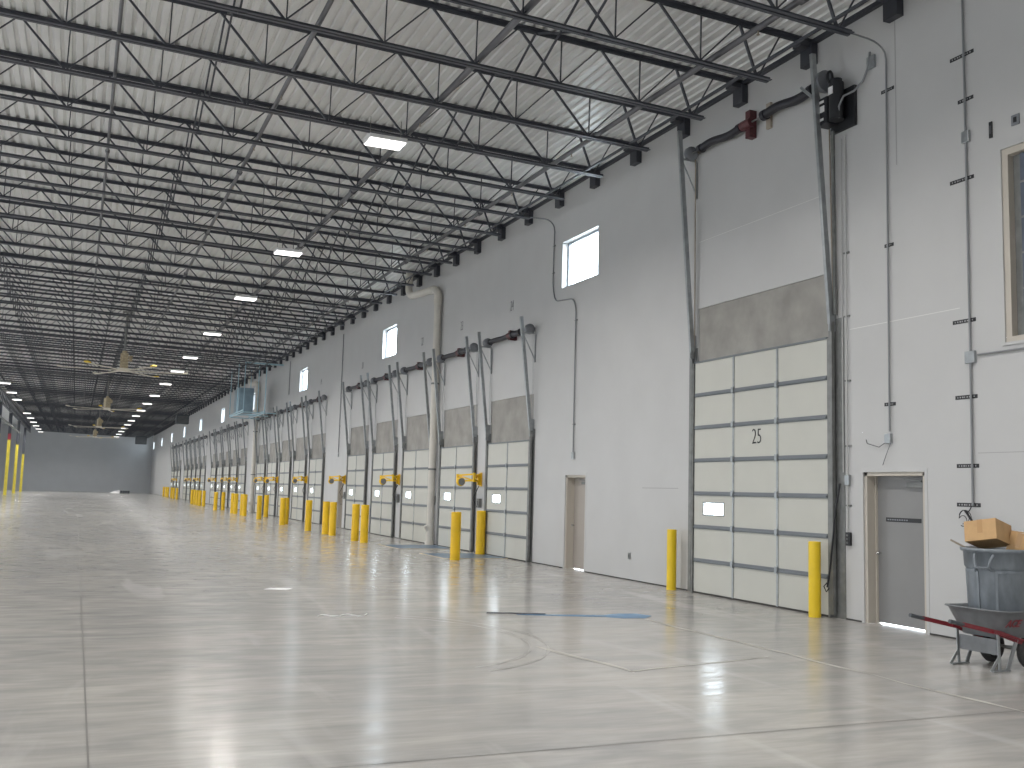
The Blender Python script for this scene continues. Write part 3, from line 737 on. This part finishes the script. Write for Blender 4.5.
# ------------------------------------------------------------------ downpipes
def downpipe(y, x, r, label, ztop=8.40, run=2.0, turn=12):
    o = thing('downpipe', label, 'downpipe', (x, y, 0), rot=(0, 0, math.radians(turn)))
    b = MB(); b.cyl((0,0,.30), (0,0,ztop-.25), r, 20); b.build('pipe', M['pvc'], o)
    b = MB(); pts = [(0,0,ztop-.3)] + [(0, .32*(1-math.cos(t)), ztop-.3+.32*math.sin(t)) for t in [k*PI/12 for k in range(1, 7)]]
    b.tube(pts, r*1.08, 20); b.cyl((0,0,ztop-.55),(0,0,ztop-.28),r*1.16,20); b.cyl((0,.30,ztop+.02),(0,.50,ztop+.02),r*1.14,20); b.build('elbow', M['pvc'], o)
    b = MB(); b.cyl((0,.45,ztop+.02),(0,run-.3,ztop+.02),r,20)
    b.tube([(0,run-.3,ztop+.02)]+[(0, run-.3+.3*math.sin(t), ztop+.32-.3*math.cos(t)) for t in [k*PI/12 for k in range(1,7)]]+[(0,run,ztop+.93)], r*1.05, 20); b.build('offset_pipe', M['pvc'], o)
    b = MB(); b.cyl((0,0,.0),(0,0,.12),r*1.25,20); b.tube([(0,0,.12),(0,0,.34)],[r*1.0,r*1.12],20); b.tube([(0,0,.4),(-.14,.02,.62)],[r*.8,r*.75],16); b.build('cleanout', M['pvc'], o)
    for z in (2.4, 5.2):
        b = MB(); b.cyl((0,0,z),(0,0,z+.06),r*1.1,20); b.build('pipe_clamp', M['galv_dull'], o)
    b = MB(); b.cyl((0,0,5.95),(0,0,6.1),r*1.12,20); b.build('coupling', M['pvc'], o)
downpipe(31.0, 10.60, .12, 'thick cream downpipe with elbow at the top, between the nearest dock doors')
downpipe(66.65, 10.54, .14, 'distant cream downpipe between the second and third groups of dock doors', run=1.4)

# ------------------------------------------------------------------ dock lights (yellow swing arms)
def make_dock_light():
    o = thing('dock_light', 'x', 'dock light', (WX, 27.05, 2.10), 'yellow swing-arm dock lights')
    b = MB(); b.box(-.03, -.001, -.08, .08, -.2, .2); b.box(-.12, -.03, -.04, .04, -.16, .16); b.build('wall_bracket', M['yellow_dock'], o)
    b = MB(); b.bar((-.10, 0, .10), (-.34, -.30, .12), .05, .05); b.bar((-.10, 0, -.06), (-.34, -.30, -.02), .05, .05); b.bar((-.10,0,.10),(-.34,-.30,-.02),.03,.03)
    b.build('inner_arm', M['yellow_dock'], o)
    b = MB(); b.bar((-.34, -.30, .14), (-.62, .30, .10), .05, .05); b.bar((-.34, -.30, -.04), (-.62, .30, -.06), .05, .05); b.cyl((-.34,-.30,-.08),(-.34,-.30,.18),.04,10); b.bar((-.34, -.30, -.04), (-.62, .30, .10), .03, .03)
    b.build('outer_arm', M['yellow_dock'], o)
    b = MB(); b.cyl((-.62, .30, -.12), (-.62, .30, .14), .04, 10); b.lathe([(0,-.12),(.11,-.12),(.13,.0),(.08,.12),(0,.13)], (-.60,.12,-.08), 16, 'y'); b.build('lamp_head', M['yellow_dock'], o)
    b = MB(); b.lathe([(0,-.122),(.10,-.122)], (-.60,.12,-.08), 16, 'y'); b.build('lamp_lens', M['drum'], o)
    b = MB(); b.tube([(-.05,.05,-.2),(-.2,.1,-.55),(-.1,.05,-.8),(-.05,.03,-.68)], .012, 6); b.build('power_cord', M['black'], o)
    return o
DLY = [(27.02, 'yellow swing-arm dock light folded beside the dock door nearest the tan door'), (35.02, 'yellow swing-arm dock light between the middle and fourth dock doors of the nearest group'),
       (43.0, 'yellow swing-arm dock light above the narrow tan personnel door'), (50.9, 'yellow swing-arm dock light at the right end of the second group'), (58.9, 'yellow swing-arm dock light in the middle of the second group'),
       (63.0, 'yellow swing-arm dock light at the left end of the second group')] + [(y, 'tiny yellow swing-arm dock light among the farther dock doors') for y in (74.7, 78.7, 86.7, 98.4, 106.4, 122)]
for i, (y, lab) in enumerate(DLY):
    if i == 0: dl0 = make_dock_light(); dl0.location = (WX, y, 2.10); dl0['label'] = lab
    else: copy_tree(dl0, (WX, y, 2.10), lab)

# ------------------------------------------------------------------ bollards
def make_bollard(r, h, m, name='bollard'):
    o = thing(name, 'x', 'bollard', (0,0,0))
    b = MB(); b.cyl((0,0,0),(0,0,h-.03),r,28); b.build('post', m, o)
    b = MB(); b.lathe([(r,h-.03),(r*1.0,h-.015),(r*.93,h-.003),(0,h)],(0,0,0),28); b.build('cap', m, o)
    return o
bn = make_bollard(.092, 1.14, M['yellow']); bn.location = (10.52, 16.5, 0); bn['label'] = 'yellow bollard at the left side of door 25'; bn['group'] = 'slim yellow bollards guarding door 25'
copy_tree(bn, (10.45, 12.37, 0), 'yellow bollard at the right side of door 25')
bd = make_bollard(.130, 1.22, M['yellow_dock']); bd.location = (9.0, 24.27, 0); bd['group'] = 'stout yellow bollards in front of the dock doors'
bd['label'] = 'stout yellow bollard standing alone in front of the nearest dock doors'
BOL = [((10.52, 26.36), 'yellow bollard standing against the track of the dock door nearest the tan door'),
       ((8.70, 32.0), 'stout yellow bollard, right one of the close pair before the cream downpipe'),
       ((8.66, 33.0), 'stout yellow bollard, left one of the close pair before the cream downpipe'),
       ((8.75, 36.6), 'stout yellow bollard, right one of the pair by the narrow tan door'),
       ((8.72, 37.6), 'stout yellow bollard, left one of the pair by the narrow tan door'),
       ((8.64, 40.3), 'stout yellow bollard standing alone left of the narrow tan door'),
       ((8.66, 45.9), 'stout yellow bollard before the rightmost door of the second group'),
       ((9.0, 46.9), 'yellow bollard half hidden behind another, before the second group'),
       ((8.89, 53.6), 'stout yellow bollard in front of the middle of the second group'),
       ((9.9, 57.4), 'yellow bollard half hidden behind another in the middle of the second group')]
far = [(8.85, 58.3), (8.9, 59.5), (8.93, 62.3), (8.95, 63.7), (9.3, 70.8), (8.7, 70.0), (9.24, 81.6), (9.1, 83.0), (9.18, 85.6), (9.15, 87.1), (9.21, 89.9), (9.6, 92.6),
       (10.0, 113), (10.0, 117), (10.2, 122), (10.2, 127), (10.3, 131), (10.4, 136)]
for (x, y), lab in BOL: copy_tree(bd, (x, y, 0), lab)
for i, (x, y) in enumerate(far):
    copy_tree(bd, (x, y, 0), 'small distant yellow bollard before the second and third door groups' if i < 6 else ('small distant yellow bollard in the tight cluster before the third group' if i < 12 else 'tiny yellow bollard in the row near the end wall'))

# ------------------------------------------------------------------ yellow columns and girders at the left
for i, y in enumerate((101, 117, 133, 149)):
    lab = ['yellow painted column cut by the left picture edge', 'yellow painted column with a red band, nearest fully visible', 'yellow painted column, second fully visible from the left edge', 'yellow painted column, third fully visible from the left edge', 'far yellow painted column against the end wall'][i]
    o = thing('column', lab, 'column', (-6.7, y, 0), 'steel columns on the left grid line', kind='thing')
    top = 5.75 if i != 3 else 5.0
    b = MB(); b.box(-.15,.15,-.15,.15,.02,top); b.box(-.25,.25,-.25,.25,0,.02); b.build('lower_post', M['yellow_old'], o)
    b = MB(); b.box(-.148,.148,-.148,.148,top+(.65 if i == 1 else 0),8.5); b.box(-.2,.2,-.2,.2,8.5,8.53); b.build('upper_post', M['steel'], o)
    if i == 1: b = MB(); b.box(-.149,.149,-.149,.149,top,top+.65); b.build('red_band', M['band'], o)
for i in range(6):
    y0 = 69+16*i; lab = 'dark joist girder over the yellow columns, %s bay from the camera' % ORD[i]
    o = thing('joist_girder', lab, 'girder', (-6.7, y0, 8.55), 'joist girders over the columns')
    L16 = min(15.96, FAR_Y-y0-.05); b = MB(); b.box(-.08,.08,0,L16,1.04,1.13); b.build('top_chord', M['steel'], o)
    b = MB(); b.box(-.08,.08,0,L16,-.0,.09); b.build('bottom_chord', M['steel'], o)
    b = MB(); n = 8 if L16 > 10 else 1; st = L16/n
    for k in range(n): b.bar((0,k*st,.05),(0,(k+.5)*st,1.08),.05,.05,(1,0,0)); b.bar((0,(k+.5)*st,1.08),(0,(k+1)*st,.05),.05,.05,(1,0,0))
    b.build('web', M['steel'], o)
b = MB(); b.cyl((-6.35, 90, 7.0), (-6.35, 128, 7.0), .09, 10); b.cyl((-6.35, 92, 7.0), (-6.35, 92, 8.6), .02, 6); b.cyl((-6.35, 108, 7.0), (-6.35, 108, 8.6), .02, 6); b.cyl((-6.35, 124, 7.0), (-6.35, 124, 8.6), .02, 6)
tag(b.build('hanging_duct', M['galv_dull']), 'thin grey pipe hanging beside the yellow columns at the left edge', 'pipe')

# ------------------------------------------------------------------ hanging equipment
o = thing('hanging_rack', 'pale blue steel frame hanging from the roof beside the wall near the second downpipe', 'equipment rack', (8.50, 58.5, 5.9))
for x in (0, 1.2):
    for y in (0, 2.6, 5.6): b = MB(); b.bar((x,y,0),(x,y,3.05),.05,.05); b.build('drop_rod', M['blue_rack'], o)
b = MB()
for z in (0, .12): b.bar((0,0,z),(0,5.6,z),.05,.05); b.bar((1.2,0,z),(1.2,5.6,z),.05,.05)
for y in (0, 2.6, 5.6): b.bar((0,y,0),(1.85,y-.0,0),.05,.05)
b.bar((0,0,2.85),(2.15,0,2.85),.09,.09); b.bar((0,5.6,.1),(1.2,2.6,.1),.05,.05); b.build('base_frame', M['blue_rack'], o)
b = MB(); b.box(.15, 1.05, 3.2, 5.0, .15, 1.7); b.build('wrapped_unit', M['blue_wrap'], o, bevel=.05)
def heater(x, y, z, label, s=1.0):
    o = thing('unit_heater', label, 'unit heater', (x, y, z), 'suspended unit heaters')
    b = MB(); b.box(-.5*s,.5*s,-.35*s,.35*s,0,.75*s); b.build('cabinet', M['heater'], o, bevel=.02)
    b = MB()
    for k in range(6): b.box(-.42*s,.42*s,-.37*s,-.35*s,(.1+.1*k)*s,(.13+.1*k)*s)
    b.build('louvre', M['galv_dull'], o)
    b = MB()
    for sx in (-.4, .4): b.cyl((sx*s,0,.75*s),(sx*s,0,8.7-z),.02,6)
    b.build('hanger_rod', M['galv_dull'], o)
heater(8.6, 96.5, 7.15, 'dark square unit heater hung near the wall windows', 1.1)
heater(8.0, 150, 7.0, 'dark unit heater hung before the end wall at right', 1.5)

# ------------------------------------------------------------------ low things at the far end and on the floor
for k in range(4):
    o = thing('dark_crate', 'low dark crate at the foot of the end wall, %s from the left' % ORD[k], 'crate', (6.15+.33*k, 157, 0), 'dark crates by the end wall')
    b = MB(); b.box(-.14,.14,-.3,.3,.03,.34); b.build('crate_body', M['heater'], o, bevel=.03)
    b = MB(); b.box(-.15,.15,-.32,.32,.34,.40); b.box(-.13,-.08,-.3,.3,0,.03); b.box(.08,.13,-.3,.3,0,.03); b.build('crate_lid', M['black'], o)
b = MB(); b.add([(4.6,156.6,0),(5.9,156.6,0),(5.9,157.6,0),(4.6,157.6,0),(5.9,156.7,.48),(5.9,157.5,.48),(5.3,156.8,.34),(5.3,157.5,.34),(4.6,156.65,.05),(4.6,157.55,.05)],
    [(0,1,4,6,8),(3,9,7,5,2),(1,2,5,4),(4,5,7,6),(6,7,9,8),(0,8,9,3)])
tag(b.build('white_sheet', M['white']), 'pale sheet-covered heap beside the dark crates at the end wall', 'covered heap')

# dock leveller plates
for i, (yc, lab) in enumerate(((25.75, 'blue-grey dock leveller plate in the floor before the nearest dock door'), (29.8, 'blue-grey dock leveller plate in the floor behind the lone bollard'))):
    o = thing('dock_leveller', lab, 'dock leveller', (9.8, yc, 0), 'dock leveller plates')
    b = MB(); b.box(-.88,.88,-1.0,1.0,.001,.008); b.build('deck_plate', M['blue_mark'], o)
    b = MB(); b.box(-.93,.9,1.0,1.04,.001,.010); b.box(-.93,.9,-1.04,-1.0,.001,.010); b.box(-.93,-.89,-1.0,1.0,.001,.010); b.build('edge_angle', M['line'], o)
# blue film on the floor
b = MB(); P = [(5.98, 13.5), (6.6, 13.32), (7.2, 13.15), (7.55, 13.28), (7.82, 13.22), (7.92, 12.95), (7.7, 12.75), (7.35, 12.8), (7.15, 13.02), (6.6, 13.2)]
b.add([(x, y, .006) for x, y in P] + [(x, y, .001) for x, y in P], [tuple(range(10))[::-1]] + [(i, (i+1)%10, 10+(i+1)%10, 10+i) for i in range(10)])
tag(b.build('plastic_film', M['blue_tape']), 'strip of blue plastic film lying on the floor before door 25', 'plastic film')
b = MB(); b.tube([(5.6, 13.7, .012), (5.9, 13.52, .02), (6.4, 13.4, .01)], .012, 6)
tag(b.build('wood_sliver', M['pipe']), 'dark sliver at the left tip of the blue film', 'offcut')
b = MB(); b.add([(3.05,17.5,.004),(3.4,17.35,.004),(3.55,17.55,.012),(3.2,17.7,.006)], [(0,1,2,3)]); b.add([(3.05,17.5,.001),(3.4,17.35,.001),(3.55,17.55,.001),(3.2,17.7,.001)], [(3,2,1,0)])
tag(b.build('paper_scrap', M['white']), 'scrap of white paper lying out on the open floor', 'paper')
b = MB(); b.tube([(3.15+.09*k, 13.8+.12*math.sin(k*1.7), .008) for k in range(9)], .008, 5)
tag(b.build('twine_scrap', M['white']), 'crumpled pale twine lying on the open floor', 'twine')
b = MB(); b.cyl((8.85, 71.9, 0), (8.85, 71.9, .35), .07, 12); b.lathe([(.07,.35),(.05,.4),(0,.41)], (8.85,71.9,0), 12)
tag(b.build('dark_canister', M['black']), 'small dark canister standing by a distant bollard', 'canister')

# ------------------------------------------------------------------ wheelbarrow, bin, boxes
WB = thing('wheelbarrow', 'grey two-wheel wheelbarrow with red handles holding the trash bin', 'wheelbarrow', (9.17, 8.20, 0), rot=(0, 0, math.radians(2)))
def rrect(cx, cy, hx, hy, r, n=5):
    out = []
    for qx, qy, a0 in ((1,1,0),(-1,1,90),(-1,-1,180),(1,-1,270)):
        for k in range(n+1):
            a = math.radians(a0+90*k/n); out.append((cx+qx*(hx-r)+r*math.cos(a), cy+qy*(hy-r)+r*math.sin(a)))
    return out
def shell(levels, n_per=24):
    b = MB(); vs = [p for lv in levels for p in lv]; n = len(levels[0]); fs = []
    for i in range(len(levels)-1):
        for k in range(n): fs.append((i*n+k, i*n+(k+1)%n, (i+1)*n+(k+1)%n, (i+1)*n+k))
    b.add(vs, fs, True); return b, n
# tub: outer skin up, over the rim, inner skin down
def tub_level(t, grow, z):
    hx = .37 + .16*t + grow; hy = .28 + .10*t + grow; cx = .40 + .02*t
    pts = rrect(cx, .03, hx, hy, .14+.05*t)
    return [(x, y, z(x)) for x, y in pts]
def zr(t): return lambda x: .34 + t*(.26 + .05*abs(x-.42))
lv = [tub_level(0, -.30+.0, lambda x: .34)] if False else []
for t in (0, .25, .5, .75, 1.0): lv.append(tub_level(t, 0, zr(t)))
lv.append([(x, y, z+.006) for x, y, z in tub_level(1.0, .025, zr(1.0))]); lv.append([(x, y, z+.022) for x, y, z in tub_level(1.0, .022, zr(1.0))]); lv.append([(x, y, z+.02) for x, y, z in tub_level(1.0, -.01, zr(1.0))])
for t in (.75, .5, .25, .03): lv.append(tub_level(t, -.012, zr(t)))
b, n = shell(lv); b.add([p for p in lv[0]], [tuple(range(n))[::-1]]); b.add(lv[-1], [tuple(range(n))])
tub = b.build('tub', M['bar_tub'], WB); fix_normals(tub)
me = text_mesh('ACE', .115, 1.0, .002, .004)
for v in me.vertices: v.co.x += v.co.y*.25
me.materials.clear(); me.materials.append(M['bar_red'])
t = bpy.data.objects.new('lettering', me); COL.objects.link(t); t.parent = tub
t.rotation_euler = (math.radians(90+20), 0, 0); t.location = (.155, -.322, .502)
for s in (1, -1):
    b = MB(); y = s*.262
    b.bar((-.56, y, .515), (.02, y, .40), .035, .045); b.bar((.0, y, .40), (.50, y*.92, .255), .035, .055); b.build('handle', M['bar_red'], WB)
    b = MB(); b.cyl((-.735, y, .55), (-.54, y, .511), .022, 10); b.build('grip', M['black' if False else 'heater'], WB)
    b = MB(); b.bar((-.13, y, .42), (.52, y*.95, .285), .075, .02); b.build('side_rail', M['bar_red'], WB)
    b = MB()
    b.bar((-.02, y, .40), (.0, y, .015), .035, .012, (0,1,0)); b.bar((-.12, y, .012), (.14, y, .012), .05, .014)
    b.bar((.12, y, .015), (.27, y, .33), .05, .012, (0,1,0)); b.bar((-.13, y, .012), (-.02, y, .14), .035, .008, (0,1,0)); b.build('leg', M['galv'], WB)
b = MB(); b.box(-.015, .0, -.24, .24, .17, .33); b.build('cross_brace', M['bar_tub'], WB)
b = MB(); b.bar((.5, -.3, .2), (.5, .3, .2), .03, .03); b.bar((.47, -.18, .2), (.40, -.12, .34), .03, .03); b.bar((.47, .18, .2), (.40, .12, .34), .03, .03); b.build('axle', M['galv_dull'], WB)
for s in (1, -1):
    b = MB(); prof = []
    for k in range(13):
        a = -PI*k/12 + PI/2; prof.append((.135+.05*math.cos(a), .045*math.sin(a)))
    prof = [(.11, .035)] + prof + [(.11, -.035), (.11, .035)]
    b.lathe(prof, (.50, s*.24, .185), 30, 'y'); w = b.build('tyre', M['rubber'], WB); fix_normals(w)
    b = MB(); b.lathe([(.0,.02),(.045,.02),(.06,.012),(.115,.03),(.115,-.03),(.06,-.012),(.045,-.02),(0,-.02)], (.50, s*.24, .185), 24, 'y'); h = b.build('wheel_hub', M['galv_dull'], w)
# bin
BC = (9.565, 8.27)
bn_ = thing('trash_bin', 'scuffed grey plastic trash bin standing in the wheelbarrow', 'trash bin', (BC[0], BC[1], .42), rot=(0, 0, math.radians(-12)))
b = MB(); b.lathe([(0,0),(.285,0),(.297,.02),(.325,.62),(.335,.65),(.345,.66),(.355,.82),(.378,.825),(.388,.845),(.388,.862),(.36,.868),(.342,.855),(.325,.66),(.28,.03),(0,.03)], n=44)
body = b.build('body', M['can'], bn_); fix_normals(body)
def curved(a0, a1, r0, r1, z0, z1, th, name, m, par, n=10):
    b = MB(); vs = []; fs = []
    for k in range(n+1):
        a = math.radians(a0+(a1-a0)*k/n); c, s_ = math.cos(a), math.sin(a)
        vs += [(r0*c, r0*s_, z0), ((r0+th)*c, (r0+th)*s_, z0), ((r1+th)*c, (r1+th)*s_, z1), (r1*c, r1*s_, z1)]
    for k in range(n):
        for j in range(4): fs.append((4*k+j, 4*k+(j+1)%4, 4*k+4+(j+1)%4, 4*k+4+j))
    b.add(vs, fs); b.add(vs[:4], [(0,1,2,3)]); b.add(vs[-4:], [(3,2,1,0)])
    o = b.build(name, m, par); fix_normals(o); return o
# raised ribs framing the recessed flat panels of the body
for a in (-168, -132, -52, -16, 48, 130):
    curved(a, a+5, .297, .325, .03, .62, .012, 'rib', M['can'], body)
curved(-130, -52, .325, .327, .60, .63, .014, 'panel_edge', M['can'], body)
curved(-200, -170, .325, .327, .60, .63, .014, 'panel_edge', M['can'], body)
for a in (-150, 30):
    ca, sa = math.cos(math.radians(a)), math.sin(math.radians(a)); ta = (-sa, ca)
    b = MB()
    P = lambda r, t, z: (r*ca + t*ta[0], r*sa + t*ta[1], z)
    b.tube([P(.345,-.10,.80), P(.39,-.085,.74), P(.405,-.07,.66), P(.405,.07,.66), P(.39,.085,.74), P(.345,.10,.80)], .014, 8)
    b.bar(P(.33,-.09,.62), P(.40,-.07,.66), .02, .02); b.bar(P(.33,.09,.62), P(.40,.07,.66), .02, .02); b.build('bin_handle', M['can'], bn_)
def bin_text(body_, size, ang, z, r):
    me = text_mesh(body_, size, .9, .001, .002); me.materials.clear(); me.materials.append(M['black'])
    for v in me.vertices:                       # wrap the letters round the bin
        a = math.radians(ang) + v.co.x/r; rr = r + v.co.z
        v.co = Vector((rr*math.cos(a), rr*math.sin(a), z+v.co.y))
    o = bpy.data.objects.new('lettering', me); COL.objects.link(o); o.parent = body
bin_text('BRUTE', .055, -62, .745, .353)
# cardboard boxes in the bin
def carton(name, label, L, W, H, loc, rot, seam=True):
    o = thing(name, label, 'cardboard box', loc, rot=rot)
    b = MB(); b.box(-L/2, L/2, -W/2, W/2, 0, H); b.build('carton', M['card'], o, bevel=.004)
    b = MB(); b.box(-.03, .03, -W/2-.0015, -W/2, H*.35, H); b.box(-.03, .03, -W/2, W/2, H, H+.0015); b.build('tape', M['tape'], o)
    return o
carton('cardboard_box', 'brown cardboard box tipped into the top of the trash bin', .365, .365, .235, (9.48, 8.31, 1.33), (math.radians(-14), math.radians(-9), math.radians(-74)))
carton('cardboard_box', 'smaller brown cardboard box leaning behind the larger box on the bin', .22, .30, .24, (9.80, 8.16, 1.22), (math.radians(-4), math.radians(16), math.radians(-74)))
b = MB(); b.bar((9.16, 8.55, 1.36), (9.42, 8.38, 1.20), .035, .02)
tag(b.build('wood_offcut', M['tan']), 'short brown wood offcut poking over the bin rim', 'offcut')
# coiled wires rising from the conduit end behind the box
b = MB()
for j, (r, oz) in enumerate(((.11, 0), (.09, .02), (.07, -.03))):
    b.tube([(10.68-.02*j, 9.72 + r*math.cos(t)*.9, 1.58 + oz + r*math.sin(t)) for t in [k*PI/12+.3*j for k in range(19)]], .005, 6)
b.tube([(10.70, 9.63, 1.75), (10.68, 9.64, 1.70), (10.66, 9.66, 1.66)], .008, 6)
b.tube([(10.66, 9.70, 1.68), (10.6, 9.6, 1.63), (10.55, 9.50, 1.56)], .016, 6)
tag(b.build('wire_coil', M['black']), 'coil of loose dark wires hanging at the bottom of the rightmost conduit', 'wire')

# ------------------------------------------------------------------ world, camera, view
w = bpy.data.worlds.new('World'); sc.world = w; w.use_nodes = True
bg = w.node_tree.nodes['Background']; bg.inputs[0].default_value = (0.86, 0.93, 1.0, 1); bg.inputs[1].default_value = 16.0
cam = bpy.data.cameras.new('Camera'); co = bpy.data.objects.new('Camera', cam); COL.objects.link(co)
cam.sensor_fit = 'HORIZONTAL'; cam.sensor_width = 36.0; cam.lens = 36.0*1000.0/1024.0
cam.clip_start = .05; cam.clip_end = 500
R = Vector((0.91691143, -0.39812587, 0.02773471)); U = Vector((-0.06812356, -0.08766074, 0.99381828)); F = Vector((0.39323352, 0.91313273, 0.10749889))
mw = Matrix((R, U, -F)).transposed().to_4x4(); mw.translation = Vector((0, 0, CAM_Z))
co.matrix_world = mw
sc.camera = co
def portal(y0, y1, z0, z1, x, into):
    l = bpy.data.lights.new('portal', 'AREA'); l.shape = 'RECTANGLE'; l.size = y1-y0; l.size_y = z1-z0; l.cycles.is_portal = True
    o = bpy.data.objects.new('daylight_portal', l); COL.objects.link(o); o.location = (x, (y0+y1)/2, (z0+z1)/2)
    o.rotation_euler = (PI/2, 0, PI/2 if into < 0 else -PI/2)
    return o
for a, c in OPENS: portal(a, c, 0, OPEN_H, LEFT_X-.02, 1)
for a, c in WINDOWS: portal(a, c, *WIN_Z, WX+.25, -1)
portal(15.1, 15.75, 1.4, 1.72, WX+.05, -1)
vs = sc.view_settings
sc.display_settings.display_device = 'sRGB'
vs.view_transform = 'Standard'; vs.look = 'None'; vs.gamma = 1.0; vs.use_curve_mapping = False
vs.exposure = -0.06
sc.cycles.max_bounces = 8; sc.cycles.diffuse_bounces = 5; sc.cycles.glossy_bounces = 3; sc.cycles.transparent_max_bounces = 8
sc.cycles.use_denoising = True
sc.cycles.sample_clamp_indirect = 6.0
